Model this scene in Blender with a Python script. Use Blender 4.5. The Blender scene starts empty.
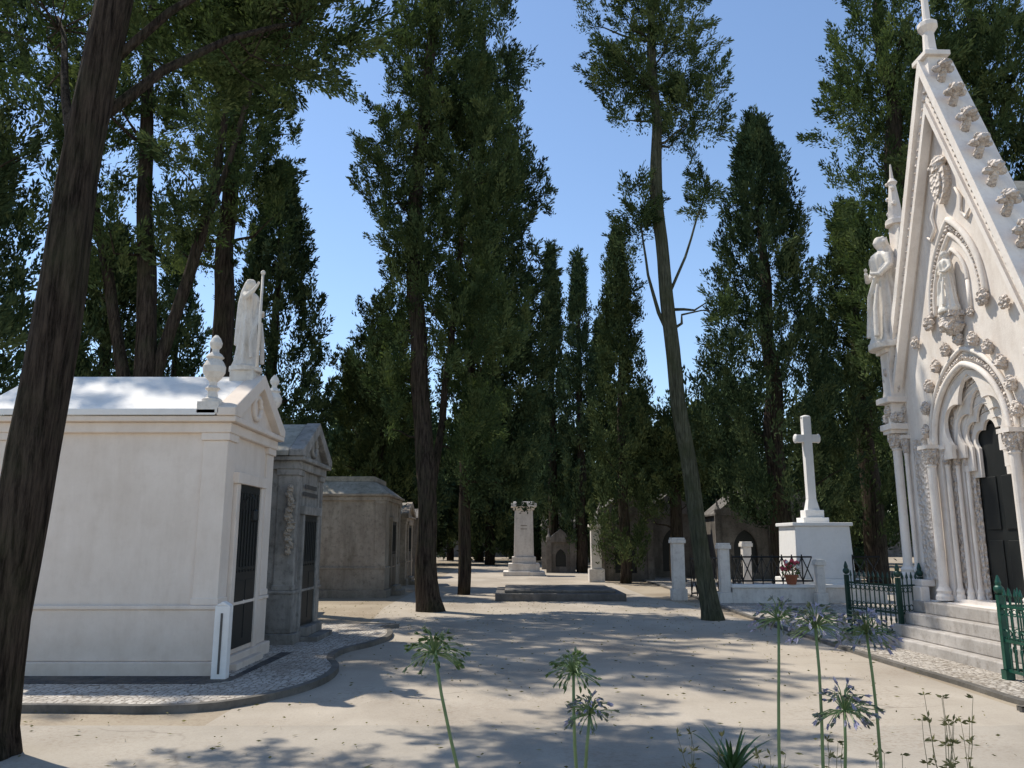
import bpy, math, random
import numpy as np
from mathutils import Vector, noise, Matrix
R=math.radians
scene=bpy.context.scene
COL=scene.collection
random.seed(7)

# ------------------------------------------------------------------ materials
def nmat(name):
    m=bpy.data.materials.new(name); m.use_nodes=True
    nt=m.node_tree; nt.nodes.clear()
    out=nt.nodes.new('ShaderNodeOutputMaterial')
    b=nt.nodes.new('ShaderNodeBsdfPrincipled')
    nt.links.new(b.outputs[0],out.inputs[0])
    return m,nt,b,out
def N(nt,t,**k):
    n=nt.nodes.new(t)
    for a,v in k.items(): setattr(n,a,v)
    return n
def noise_n(nt,vec,scale,detail=6,rough=.6,mapscale=None):
    n=N(nt,'ShaderNodeTexNoise'); n.inputs['Scale'].default_value=scale
    n.inputs['Detail'].default_value=min(detail,6); n.inputs['Roughness'].default_value=rough
    if mapscale:
        mp=N(nt,'ShaderNodeMapping'); mp.inputs['Scale'].default_value=mapscale
        nt.links.new(vec,mp.inputs['Vector']); vec=mp.outputs[0]
    nt.links.new(vec,n.inputs['Vector']); return n.outputs['Fac']
def ramp(nt,fac,stops):
    r=N(nt,'ShaderNodeValToRGB'); e=r.color_ramp.elements
    while len(e)<len(stops): e.new(.5)
    for i,(p,c) in enumerate(stops):
        e[i].position=p; e[i].color=(*c,1) if len(c)==3 else c
    nt.links.new(fac,r.inputs[0]); return r.outputs[0]
def mixc(nt,a,b,fac,mode='MIX'):
    m=N(nt,'ShaderNodeMix'); m.data_type='RGBA'; m.blend_type=mode
    for s,v in ((0,fac),(6,a),(7,b)):
        if hasattr(v,'is_output') or hasattr(v,'links'): nt.links.new(v,m.inputs[s])
        elif isinstance(v,(int,float)): m.inputs[s].default_value=v
        else: m.inputs[s].default_value=(*v,1)
    return m.outputs[2]
def bump(nt,b,h,strength,dist,prev=None):
    n=N(nt,'ShaderNodeBump'); n.inputs['Strength'].default_value=strength; n.inputs['Distance'].default_value=dist
    nt.links.new(h,n.inputs['Height'])
    if prev: nt.links.new(prev,n.inputs['Normal'])
    nt.links.new(n.outputs[0],b.inputs['Normal']); return n.outputs[0]
def N_mul(nt,a,f):
    m=N(nt,'ShaderNodeMath',operation='MULTIPLY'); nt.links.new(a,m.inputs[0]); m.inputs[1].default_value=f
    return m.outputs[0]
def stone(name,c1,c2,stain,amt=.5,rough=.85,carve=0,streak=.5,grime=.0):
    m,nt,b,_=nmat(name)
    g=N(nt,'ShaderNodeNewGeometry'); P=g.outputs['Position']
    base=ramp(nt,noise_n(nt,P,1.7,6,.65),[(.35,c1),(.68,c2)])
    st=ramp(nt,noise_n(nt,P,1.0,6,.7,(2.6,2.6,.4)),[(.46,(0,0,0)),(.75,(1,1,1))])
    c=mixc(nt,base,stain,N_mul(nt,st,streak))
    st2=ramp(nt,noise_n(nt,P,9,5,.7),[(.5,(0,0,0)),(.72,(1,1,1))])
    c=mixc(nt,c,stain,N_mul(nt,st2,amt))
    if grime>0:
        sx=N(nt,'ShaderNodeSeparateXYZ'); nt.links.new(P,sx.inputs[0])
        mr=N(nt,'ShaderNodeMapRange'); mr.inputs[1].default_value=0.0; mr.inputs[2].default_value=1.1
        mr.inputs[3].default_value=1; mr.inputs[4].default_value=0
        nt.links.new(sx.outputs[2],mr.inputs[0])
        mm=N(nt,'ShaderNodeMath',operation='MULTIPLY'); nt.links.new(mr.outputs[0],mm.inputs[0])
        nt.links.new(noise_n(nt,P,4,5,.7),mm.inputs[1])
        c=mixc(nt,c,stain,N_mul(nt,mm.outputs[0],grime))
    nt.links.new(c,b.inputs['Base Color']); b.inputs['Roughness'].default_value=rough
    b.inputs['Specular IOR Level'].default_value=.25
    p=bump(nt,b,noise_n(nt,P,35,4,.7),.35,.01)
    if carve:
        v=N(nt,'ShaderNodeTexVoronoi'); v.inputs['Scale'].default_value=carve; nt.links.new(P,v.inputs['Vector'])
        bump(nt,b,v.outputs['Distance'],1.0,.05,p)
    return m
def plain(name,c,rough=.5,metal=0,var=.3):
    m,nt,b,_=nmat(name); g=N(nt,'ShaderNodeNewGeometry')
    f=noise_n(nt,g.outputs['Position'],14,4,.6)
    c2=tuple(x*(1-var) for x in c)
    nt.links.new(ramp(nt,f,[(.35,c2),(.65,c)]),b.inputs['Base Color'])
    b.inputs['Roughness'].default_value=rough; b.inputs['Metallic'].default_value=metal
    return m

M_tomb=stone('pale_limewash',(.74,.635,.54),(.82,.715,.62),(.46,.35,.26),.12,streak=.28,grime=.8)
M_tombroof=stone('white_marble_roof',(.80,.77,.73),(.86,.83,.79),(.50,.46,.40),.15,streak=.12)
M_marble=stone('weathered_marble',(.66,.61,.55),(.80,.75,.68),(.26,.21,.17),.33,streak=.45)
M_chapel=stone('chapel_limestone',(.75,.68,.615),(.85,.785,.72),(.40,.31,.24),.2,streak=.4)
M_carved=stone('carved_limestone',(.66,.58,.51),(.78,.70,.63),(.28,.21,.17),.4,carve=15,streak=.35)
M_orn=stone('ornament_limestone',(.62,.54,.475),(.75,.675,.61),(.27,.20,.155),.4,carve=22,streak=.35)
M_grey=stone('grey_limestone',(.22,.205,.185),(.38,.355,.32),(.07,.06,.05),.6,streak=.9,grime=.7)
M_brown=stone('brown_limestone',(.28,.235,.19),(.40,.345,.28),(.11,.09,.065),.6,streak=.8,grime=.6)
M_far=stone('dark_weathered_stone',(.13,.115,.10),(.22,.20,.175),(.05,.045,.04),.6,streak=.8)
M_roofgrey=stone('lichen_roof',(.28,.26,.21),(.45,.41,.35),(.10,.09,.07),.65)
M_step=stone('step_stone',(.38,.35,.32),(.52,.48,.44),(.17,.14,.11),.6,streak=.6)
M_slab=stone('dark_slab',(.10,.093,.085),(.18,.165,.15),(.05,.045,.04),.5)
M_door=plain('dark_door_paint',(.007,.009,.0085),.55)
M_iron=plain('black_iron',(.010,.011,.011),.5,.3)
M_green=plain('green_iron_paint',(.012,.085,.055),.4,.1)
M_darkgreen=plain('dark_green_iron_paint',(.008,.045,.030),.4,.1)
M_letter=plain('engraved_lead',(.10,.09,.08),.7)
M_terr=plain('terracotta',(.4,.13,.06),.8)

def bark(name,c1,c2,moss=.5):
    m,nt,b,_=nmat(name); t=N(nt,'ShaderNodeTexCoord'); P=t.outputs['Object']
    f=noise_n(nt,P,3.5,6,.75,(7,7,.6)); f2=noise_n(nt,P,2.2,5,.6)
    c=ramp(nt,f,[(.38,c1),(.62,c2)])
    c=mixc(nt,c,(.08,.09,.045),N_mul(nt,ramp(nt,f2,[(.45,(0,0,0)),(.7,(1,1,1))]),moss))
    nt.links.new(c,b.inputs['Base Color']); b.inputs['Roughness'].default_value=.95
    b.inputs['Specular IOR Level'].default_value=.1
    bump(nt,b,f,1.0,.12); return m
M_bark=bark('cypress_bark',(.018,.013,.010),(.115,.087,.066),.35)
M_bark2=bark('grey_cypress_bark',(.05,.052,.035),(.17,.17,.115),.75)
def leafmat(name,dark,mid,light,trans=.25):
    m,nt,b,out=nmat(name)
    nt.nodes.remove(b)
    a=N(nt,'ShaderNodeAttribute'); a.attribute_name='tint'
    c=ramp(nt,a.outputs['Fac'],[(0,dark),(.55,mid),(1,light)])
    d=N(nt,'ShaderNodeBsdfDiffuse'); nt.links.new(c,d.inputs[0])
    if trans:
        tr=N(nt,'ShaderNodeBsdfTranslucent'); mx=N(nt,'ShaderNodeMixShader')
        nt.links.new(mixc(nt,c,(1.2,1.3,.75),1.0,'MULTIPLY'),tr.inputs[0])
        mx.inputs[0].default_value=trans
        nt.links.new(d.outputs[0],mx.inputs[1]); nt.links.new(tr.outputs[0],mx.inputs[2])
        nt.links.new(mx.outputs[0],out.inputs[0])
    else: nt.links.new(d.outputs[0],out.inputs[0])
    return m
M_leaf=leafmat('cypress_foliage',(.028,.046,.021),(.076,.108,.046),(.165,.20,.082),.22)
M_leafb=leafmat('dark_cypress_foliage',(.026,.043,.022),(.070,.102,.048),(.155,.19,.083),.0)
M_leafo=leafmat('olive_foliage',(.034,.052,.022),(.09,.12,.05),(.17,.20,.08),.0)
M_agap=leafmat('agapanthus_umbel',(.07,.11,.045),(.14,.20,.085),(.26,.28,.26),.25)
M_agapl=leafmat('agapanthus_lilac_umbel',(.09,.12,.07),(.20,.22,.18),(.40,.37,.54),.25)
M_aga=leafmat('flower_leaf_green',(.05,.09,.025),(.10,.17,.05),(.2,.28,.10),.25)
M_weed=leafmat('dry_weed',(.10,.09,.04),(.18,.17,.08),(.28,.24,.12),.25)

# ------------------------------------------------------------------ mesh builder
class MB:
    def __init__(s): s.v=[]; s.f=[]
    def add(s,vs,fs):
        o=len(s.v); s.v+= [tuple(p) for p in vs]; s.f+=[tuple(i+o for i in f) for f in fs]; return s
    def box(s,x0,y0,z0,x1,y1,z1):
        v=[(x,y,z) for z in (z0,z1) for y in (y0,y1) for x in (x0,x1)]
        return s.add(v,[(0,2,3,1),(4,5,7,6),(0,1,5,4),(2,6,7,3),(0,4,6,2),(1,3,7,5)])
    def lathe(s,cx,cy,z0,prof,n=20,sx=1,sy=1,fold=0,fn=9,ph=0):
        vs=[];fs=[]
        for r,z in prof:
            for i in range(n):
                a=2*math.pi*i/n
                rr=r*(1+fold*math.sin(fn*a+ph+z*2.0))
                vs.append((cx+rr*sx*math.cos(a),cy+rr*sy*math.sin(a),z0+z))
        m=len(prof)
        for j in range(m-1):
            for i in range(n):
                k=(i+1)%n
                fs.append((j*n+i,j*n+k,(j+1)*n+k,(j+1)*n+i))
        fs.append(tuple(range(n-1,-1,-1))); fs.append(tuple((m-1)*n+i for i in range(n)))
        return s.add(vs,fs)
    def tube(s,pts,rad,n=8,rough=0,seed=0):
        pts=[Vector(p) for p in pts]
        if isinstance(rad,(int,float)): rad=[rad]*len(pts)
        vs=[];fs=[]; ref=None
        for j,p in enumerate(pts):
            a=pts[max(0,j-1)]; b=pts[min(len(pts)-1,j+1)]
            d=(b-a).normalized() if (b-a).length>1e-9 else Vector((0,0,1))
            if ref is None: ref=Vector((1,0,0)) if abs(d.x)<.8 else Vector((0,1,0))
            u=(ref-d*ref.dot(d)).normalized(); w=d.cross(u); ref=u
            for i in range(n):
                t=2*math.pi*i/n; r=rad[j]
                if rough: r*=1+rough*noise.noise(Vector((math.cos(t)*2+seed,math.sin(t)*2,p.z*.6)))+rough*.4*math.sin(5*t+seed)
                vs.append(p+u*(r*math.cos(t))+w*(r*math.sin(t)))
        m=len(pts)
        for j in range(m-1):
            for i in range(n):
                k=(i+1)%n; fs.append((j*n+i,j*n+k,(j+1)*n+k,(j+1)*n+i))
        fs.append(tuple(range(n-1,-1,-1))); fs.append(tuple((m-1)*n+i for i in range(n)))
        return s.add(vs,fs)
    def lump(s,c,r,seed=0,amp=.2,freq=2.0,nu=14,nv=9):
        if isinstance(r,(int,float)): r=(r,r,r)
        vs=[];fs=[]
        for j in range(1,nv):
            ph=math.pi*j/nv
            for i in range(nu):
                a=2*math.pi*i/nu; d=Vector((math.sin(ph)*math.cos(a),math.sin(ph)*math.sin(a),math.cos(ph)))
                k=1+amp*noise.noise(d*freq+Vector((seed*3.1,seed,0)))*1.6
                vs.append((c[0]+d.x*r[0]*k,c[1]+d.y*r[1]*k,c[2]+d.z*r[2]*k))
        t=len(vs); vs.append((c[0],c[1],c[2]+r[2])); vs.append((c[0],c[1],c[2]-r[2]))
        for j in range(nv-2):
            for i in range(nu):
                k=(i+1)%nu; fs.append((j*nu+i,(j+1)*nu+i,(j+1)*nu+k,j*nu+k))
        for i in range(nu):
            k=(i+1)%nu; fs.append((t,i,k)); fs.append((t+1,(nv-2)*nu+k,(nv-2)*nu+i))
        return s.add(vs,fs)
    def prism(s,poly,a0,a1,axis='x'):
        n=len(poly)
        if axis=='x': vs=[(a0,p,q) for p,q in poly]+[(a1,p,q) for p,q in poly]
        elif axis=='y': vs=[(p,a0,q) for p,q in poly]+[(p,a1,q) for p,q in poly]
        else: vs=[(p,q,a0) for p,q in poly]+[(p,q,a1) for p,q in poly]
        fs=[tuple(range(n)),tuple(range(2*n-1,n-1,-1))]+[(i,i+n,(i+1)%n+n,(i+1)%n) for i in range(n)]
        return s.add(vs,fs)
    def plate(s,loops,y0,y1):
        cu=bpy.data.curves.new('tmp','CURVE'); cu.dimensions='2D'; cu.fill_mode='BOTH'; cu.extrude=(y1-y0)/2
        for lp in loops:
            sp=cu.splines.new('POLY'); sp.points.add(len(lp)-1)
            for i,(x,z) in enumerate(lp): sp.points[i].co=(x,z,0,1)
            sp.use_cyclic_u=True
        o=bpy.data.objects.new('tmp',cu); COL.objects.link(o)
        bpy.context.view_layer.update()
        me=bpy.data.meshes.new_from_object(o.evaluated_get(bpy.context.evaluated_depsgraph_get()))
        ym=(y0+y1)/2
        vs=[(v.co.x,ym+v.co.z,v.co.y) for v in me.vertices]; fs=[tuple(p.vertices) for p in me.polygons]
        bpy.data.objects.remove(o); bpy.data.curves.remove(cu); bpy.data.meshes.remove(me)
        return s.add(vs,fs)
def empty(name,loc,label,cat,rz=0,group=None):
    e=bpy.data.objects.new(name,None); COL.objects.link(e); e.location=loc; e.rotation_euler=(0,0,rz)
    e.empty_display_size=.2; e['label']=label; e['category']=cat
    if group: e['group']=group
    return e
def obj(name,mb,mat,parent=None,smooth=False,bevel=0,label=None,remesh=0,loc=None):
    me=bpy.data.meshes.new(name); me.from_pydata(mb.v,[],mb.f); me.materials.append(mat)
    me.update()
    if smooth: me.polygons.foreach_set('use_smooth',[True]*len(me.polygons))
    o=bpy.data.objects.new(name,me); COL.objects.link(o)
    if parent: o.parent=parent
    if loc: o.location=loc
    if label: o['label']=label
    if remesh:
        md=o.modifiers.new('r','REMESH'); md.mode='VOXEL'; md.voxel_size=remesh; md.use_smooth_shade=True
        sm=o.modifiers.new('s','SMOOTH'); sm.iterations=1
    elif bevel:
        md=o.modifiers.new('b','BEVEL'); md.width=bevel; md.segments=2; md.limit_method='ANGLE'; md.angle_limit=R(35)
    return o
def dup(o,parent=None,loc=None,rz=None,scale=None):
    c=o.copy(); COL.objects.link(c)
    if parent: c.parent=parent
    if loc is not None: c.location=loc
    if rz is not None: c.rotation_euler=(0,0,rz)
    if scale is not None: c.scale=scale
    return c
def struct(o): o['kind']='structure'; return o

# ------------------------------------------------------------------ ground
def groundmat(name,c1,c2,c3,crack=.0,speck=60,debris=.35):
    m,nt,b,_=nmat(name); g=N(nt,'ShaderNodeNewGeometry'); P=g.outputs['Position']
    c=ramp(nt,noise_n(nt,P,.55,6,.62),[(.35,c1),(.65,c2)])
    c=mixc(nt,c,c3,N_mul(nt,ramp(nt,noise_n(nt,P,.23,6,.6),[(.48,(0,0,0)),(.66,(1,1,1))]),.7))
    c=mixc(nt,c,tuple(x*1.12 for x in c2),N_mul(nt,ramp(nt,noise_n(nt,P,.9,6,.6,(1,.5,1)),[(.52,(0,0,0)),(.66,(1,1,1))]),.5))
    sp=ramp(nt,noise_n(nt,P,speck,2,.7),[(.34,(.80,.79,.78)),(.52,(1,1,1))])
    c=mixc(nt,c,sp,.5,'MULTIPLY')
    l=N(nt,'ShaderNodeMath',operation='MULTIPLY')
    nt.links.new(ramp(nt,noise_n(nt,P,.45,6,.65),[(.5,(0,0,0)),(.66,(1,1,1))]),l.inputs[0])
    nt.links.new(ramp(nt,noise_n(nt,P,20,4,.75),[(.50,(0,0,0)),(.6,(1,1,1))]),l.inputs[1])
    c=mixc(nt,c,(.19,.13,.085),N_mul(nt,l.outputs[0],debris))
    bump(nt,b,noise_n(nt,P,45,3,.7),.15,.006)
    if crack:
        v=N(nt,'ShaderNodeTexVoronoi'); v.feature='DISTANCE_TO_EDGE'; v.inputs['Scale'].default_value=.5
        mx=N(nt,'ShaderNodeMix'); mx.data_type='RGBA'; mx.inputs[0].default_value=.35
        ns=N(nt,'ShaderNodeTexNoise'); ns.inputs['Scale'].default_value=1.2; ns.inputs['Detail'].default_value=6
        nt.links.new(P,ns.inputs['Vector']); nt.links.new(P,mx.inputs[6]); nt.links.new(ns.outputs['Color'],mx.inputs[7])
        nt.links.new(mx.outputs[2],v.inputs['Vector'])
        k=ramp(nt,v.outputs['Distance'],[(0,(1,1,1)),(.005,(0,0,0))])
        kk=N(nt,'ShaderNodeMath',operation='MULTIPLY'); nt.links.new(k,kk.inputs[0])
        nt.links.new(ramp(nt,noise_n(nt,P,.4,4,.6),[(.5,(0,0,0)),(.6,(1,1,1))]),kk.inputs[1])
        c=mixc(nt,c,(.12,.10,.08),N_mul(nt,kk.outputs[0],crack))
    nt.links.new(c,b.inputs['Base Color']); b.inputs['Roughness'].default_value=.95
    b.inputs['Specular IOR Level'].default_value=.15
    return m
M_soil=groundmat('dusty_soil',(.30,.245,.18),(.40,.335,.25),(.21,.165,.115),0,30,.8)
M_road=groundmat('worn_asphalt',(.37,.318,.255),(.455,.398,.325),(.295,.25,.20),.5,55,.6)
M_road2=groundmat('old_asphalt_lane',(.33,.288,.235),(.41,.363,.30),(.27,.235,.19),.5,60,.5)
def cobble(name,c1,c2,joint,scale):
    m,nt,b,_=nmat(name); g=N(nt,'ShaderNodeNewGeometry'); P=g.outputs['Position']
    v=N(nt,'ShaderNodeTexVoronoi'); v.inputs['Scale'].default_value=scale; v.inputs['Randomness'].default_value=.55
    e=N(nt,'ShaderNodeTexVoronoi'); e.feature='DISTANCE_TO_EDGE'; e.inputs['Scale'].default_value=scale; e.inputs['Randomness'].default_value=.55
    nt.links.new(P,v.inputs['Vector']); nt.links.new(P,e.inputs['Vector'])
    s=N(nt,'ShaderNodeSeparateColor'); nt.links.new(v.outputs['Color'],s.inputs[0])
    c=ramp(nt,s.outputs[0],[(0,c1),(1,c2)])
    c=mixc(nt,joint,c,ramp(nt,e.outputs['Distance'],[(.03,(0,0,0)),(.12,(1,1,1))]))
    c=mixc(nt,c,(.22,.18,.135),N_mul(nt,ramp(nt,noise_n(nt,P,1.3,6,.7),[(.46,(0,0,0)),(.68,(1,1,1))]),.6))
    nt.links.new(c,b.inputs['Base Color']); b.inputs['Roughness'].default_value=.85
    bump(nt,b,e.outputs['Distance'],.8,.03); return m
M_cob=cobble('limestone_cobbles',(.40,.36,.31),(.60,.545,.475),(.16,.13,.10),15)
M_cobd=cobble('dark_cobbles',(.03,.03,.033),(.075,.075,.08),(.02,.02,.02),15)
M_kerb=stone('kerb_stone',(.11,.10,.085),(.21,.19,.165),(.06,.055,.05),.6)

def sheet(name,poly,z,mat):
    mb=MB(); mb.add([(x,y,z) for x,y in poly],[tuple(range(len(poly)))])
    return struct(obj(name,mb,mat))
def wavy(x0,x1,y,n=60,a=.05,s=0):
    return [(x0+(x1-x0)*i/n, y+a*noise.noise(Vector((i*.7+s,s,0)))+a*.6*noise.noise(Vector((i*2.3+s,s,4)))) for i in range(n+1)]
sheet('ground',[(-300,-60),(300,-60),(300,500),(-300,500)],0,M_soil)
sheet('path',[(-2.7,6.9),(4.9,6.9),(4.9,15),(4.4,21),(3.9,24),(3.4,60),(-3.1,60),(-3.1,20),(-2.7,15)],.004,M_road)
sheet('road',[(-40,-20),(40,-20)]+list(reversed(wavy(-40,40,7.42,400,.05))),.008,M_road2)
def curvepts(pts,n=6):
    out=[]
    P=[Vector((*p,0)) for p in pts]
    for i in range(len(P)-1):
        p0=P[max(i-1,0)];p1=P[i];p2=P[i+1];p3=P[min(i+2,len(P)-1)]
        for k in range(n):
            t=k/n
            q=.5*((2*p1)+(-p0+p2)*t+(2*p0-5*p1+4*p2-p3)*t*t+(-p0+3*p1-3*p2+p3)*t**3)
            out.append((q.x,q.y))
    out.append(pts[-1]); return out
def kerbed(pts_edge,closing,names,top=.12,w=.12,mat=None):
    e=curvepts(pts_edge); inner=[]
    for i,(x,y) in enumerate(e):
        a=e[max(0,i-1)]; b=e[min(len(e)-1,i+1)]
        dx,dy=b[0]-a[0],b[1]-a[1]; L=math.hypot(dx,dy)
        inner.append((x-dy/L*w,y+dx/L*w))
    mb=MB(); n=len(e)
    vs=[(x,y,-.05) for x,y in e]+[(x,y,top) for x,y in e]+[(x,y,top) for x,y in inner]+[(x,y,-.05) for x,y in inner]
    fs=[]
    for i in range(n-1):
        fs+=[(i,i+1,n+i+1,n+i),(n+i,n+i+1,2*n+i+1,2*n+i),(2*n+i,2*n+i+1,3*n+i+1,3*n+i)]
    mb.add(vs,fs)
    struct(obj(names[0],mb,M_kerb))
    sheet(names[1],inner+closing,top-.008,mat or M_cob)
kerbed([(-14,8.1),(-8,8.05),(-4.2,7.95),(-3.4,7.92),(-2.8,8.1),(-2.35,8.7),(-2.12,9.5),(-2.15,10.4),(-2.4,11.2),(-2.4,12.0),(-2.12,12.8),(-2.0,13.8),(-2.3,15.0),(-3.2,15.6),(-14,15.6)],[],('kerb','pavement'),top=.075,w=.09)
sheet('pavement_band',[(-8,9.12),(-3.35,9.12),(-3.12,9.32),(-3.05,11.6),(-3.22,11.6),(-3.2,9.62),(-8,9.62)],.071,M_cobd)  # strip of darker cobbles hugging the tomb's long wall and door side
kerbed([(14,60),(6.0,60),(5.2,26),(4.95,17.5),(4.9,12),(5.0,9.5),(5.05,8.2),(5.6,7.95),(14,7.95)],[],('kerb','pavement'),top=.05,w=.1)

# ------------------------------------------------------------------ urn / statue
URN=[(.13,0),(.13,.05),(.075,.08),(.06,.16),(.10,.20),(.05,.24),(.05,.29),(.10,.34),(.145,.42),(.15,.50),(.115,.57),(.09,.60),(.12,.63),(.09,.67),(.05,.70),(.045,.74),(.075,.78),(.085,.83),(.06,.89),(.02,.94)]
def urn(mb,x,y,z,s): mb.lathe(x,y,z,[(r*s,h*s) for r,h in URN],20)
def figure(mb,x,y,z,H,face=0,raise_arm=True,wings=False,slim=1.0):
    T=MB()
    prof=[(.165,0),(.17,.02),(.15,.07),(.135,.18),(.122,.30),(.112,.42),(.108,.50),(.090,.585),(.086,.62),(.102,.69),(.116,.76),(.108,.80),(.062,.835),(.034,.85),(.032,.885)]
    T.lathe(0,0,0,[(r*slim,h) for r,h in prof],48,.85,1.0,.12,9)
    T.lump((.012,0,.928),(.046,.042,.060),1,.0)
    T.lump((.058,0,.922),(.010,.008,.013),1,.0)
    T.lump((-.022,0,.94),(.042,.048,.054),4,.25,3)
    T.tube([(-.045,0,.95),(-.070,0,.85),(-.08,0,.72),(-.085,0,.5),(-.09,0,.25)],[.025,.04,.055,.06,.06],10)
    T.tube([(0,.105,.79),(.01,.15,.68),(.09,.12,.60),(.135,.05,.625)],[.036,.032,.024,.017],10)
    if raise_arm:
        T.tube([(0,-.105,.79),(.06,-.165,.74),(.13,-.17,.80),(.17,-.15,.87)],[.036,.030,.022,.016],10)
        hx,hy,hz=.17,-.15,.875
    else:
        T.tube([(0,-.105,.79),(.01,-.15,.68),(.09,-.10,.60),(.14,-.02,.65)],[.036,.032,.024,.017],10)
        hx,hy,hz=.145,0,.66
    for k in range(5):
        T.tube([(hx,hy+.008*(k-2),hz),(hx+.014,hy+.008*(k-2),hz+.028)],[.008,.006],5)
    T.tube([(.02,.10,.70),(.085,.03,.58),(.105,-.05,.44),(.10,-.10,.26),(.12,-.11,.08)],[.022,.026,.026,.024,.02],8)
    T.tube([(.10,.09,.52),(.13,.08,.3),(.14,.08,.05)],[.014,.024,.026],8)
    if wings:
        for s in (1,-1):
            T.lump((-.12,.09*s,.66),(.030,.055,.25),s+3,.15)
            T.lump((-.12,.11*s,.88),(.026,.035,.15),s+5,.15)
    T.lathe(0,0,-.05,[(.17,0),(.17,.055)],24)
    ca,sa=math.cos(face),math.sin(face)
    vs=[(x+(a*ca-b*sa)*H,y+(a*sa+b*ca)*H,z+c*H) for a,b,c in T.v]
    mb.add(vs,T.f)

# ------------------------------------------------------------------ mausoleum
def mausoleum(loc,L,W,h,rise,mw,mr,label,rz=0,detail=True,flat=False,group=None,dadoh=.8,door=(.42,.95),doorh=2.15,doorz=.28,stepd=.3):
    e=empty('mausoleum',loc,label,'tomb',rz,group)
    w=MB().box(-L,0,0,0,W,h); obj('wall',w,mw,e,bevel=.008)
    p=MB().box(-L-.10,-.10,-.05,.10,W+.10,.22); 
    p.box(-L-.04,-.04,.22,.04,W+.04,dadoh); p.box(-L-.06,-.06,dadoh,.06,W+.06,dadoh+.05)
    obj('plinth',p,mw,e,bevel=.012)
    for (px,py) in ((-.27,-.03),(-.27,W-.27),(-L-.03,-.03)):
        k=MB().box(px,py,dadoh+.05,px+.30,py+.30,h-.12); k.box(px-.025,py-.025,h-.12,px+.325,py+.325,h-.03)
        k.box(px-.015,py-.015,dadoh+.052,px+.315,py+.315,dadoh+.13)
        obj('pilaster',k,mw,e,bevel=.008)
    c=MB().box(-L-.07,-.07,h-.03,.07,W+.07,h+.10); c.box(-L-.14,-.14,h+.10,.14,W+.14,h+.17)
    obj('cornice',c,mw,e,bevel=.015)
    z=h+.17
    if flat:
        r=MB(); a=-L-.10;b=.10;c0=-.10;d=W+.10
        v=[(a,c0,z),(b,c0,z),(b,d,z),(a,d,z),(a+.6,c0+.6,z+rise),(b-.6,c0+.6,z+rise),(b-.6,d-.6,z+rise),(a+.6,d-.6,z+rise)]
        r.add(v,[(0,1,5,4),(1,2,6,5),(2,3,7,6),(3,0,4,7),(4,5,6,7),(3,2,1,0)])
        r.box(a+.5,c0+.5,z+rise-.06,b-.5,d-.5,z+rise+.08)
        obj('roof',r,mr,e,bevel=.01)
    else:
        r=MB(); t=.08; m=W/2
        r.prism([(-.17,z),(m,z+rise),(W+.17,z),(W+.17,z+t),(m,z+rise+t),(-.17,z+t)],-L-.12,-.10)
        obj('roof',r,mr,e,bevel=.01)
        pd=MB().prism([(-.02,z),(W+.02,z),(m,z+rise-.03)],-.12,0.03)
        obj('pediment',pd,mw,e,bevel=.006)
        rk=MB().prism([(-.17,z),(0.05,z),(m,z+rise-.09),(W-.05,z),(W+.17,z),(W+.17,z+t+.02),(m,z+rise+t+.02),(-.17,z+t+.02)],-.09,.14)
        obj('raking_cornice',rk,mw,e,bevel=.012)
        if detail:
            wr=MB()
            pts=[(.05,m+.15*math.cos(a),z+rise*.42+.15*math.sin(a)) for a in np.linspace(0,2*math.pi,25)]
            wr.tube(pts,[.032+.012*(i%2) for i in range(25)],8)
            obj('wreath',wr,mw,e,smooth=True)
    y0,y1=door; y0=y0 if detail else W/2-.42; y1=y1+y0 if detail else W/2+.42
    df=MB().box(-.02,y0-.13,.2,.075,y0,doorh); df.box(-.02,y1,.2,.075,y1+.13,doorh); df.box(-.02,y0-.17,doorh,.10,y1+.17,doorh+.14)
    obj('door_frame',df,mw,e,bevel=.008)
    d=MB().box(.0,y0,doorz,.05,y1,doorh)
    d.box(.05,y0+.05,doorz+.1,.058,(y0+y1)/2-.03,1.1); d.box(.05,(y0+y1)/2+.03,doorz+.1,.058,y1-.05,1.1)
    for zz in (doorz+.95,doorh-.1): d.box(.05,y0+.05,zz,.06,y1-.05,zz+.04)
    for k in range(7):
        yy=y0+.08+k*(y1-y0-.16)/6; d.tube([(.058,yy,1.2),(.058,yy,doorh-.08)],.008,6)
    obj('door',d,M_door,e,bevel=.003)
    st=MB().box(.075,y0-.1,-.05,.075+stepd,y1+.1,.14)
    if stepd>.2: st.box(.075,y0-.05,.14,.2,y1+.05,doorz-.003)
    obj('step',st,mw,e,bevel=.012)
    return e,z

e1,z1=mausoleum((-3.50,9.72,0),2.9,1.85,2.92,.62,M_tomb,M_tombroof,'white limewashed mausoleum with pediment, statue and urns, dark door',door=(.42,.85),doorh=2.3,stepd=.12)
for (xx,yy,s) in ((-.20,-.04,.92),(-.02,1.87,.80)):
    u=MB(); u.box(xx-.13,yy-.13,z1+.03,xx+.13,yy+.13,z1+.17); urn(u,xx,yy,z1+.165,s)
    obj('urn_finial',u,M_marble,e1,smooth=False)
u=MB().box(-.30,.76,z1+.50,.02,1.08,z1+.76); obj('statue_base',u,M_marble,e1,bevel=.01)
s=MB(); figure(s,-.14,.92,z1+.82,1.28,face=R(-12),slim=.88)
obj('statue',s,M_marble,e1,remesh=.010)
s=MB().tube([(.09,.68,z1+.78),(.095,.68,z1+2.08)],[.022,.018],8); s.lump((.095,.68,z1+2.10),.034,1,.1,2,8,6)
obj('staff',s,M_marble,e1,smooth=True)
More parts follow.
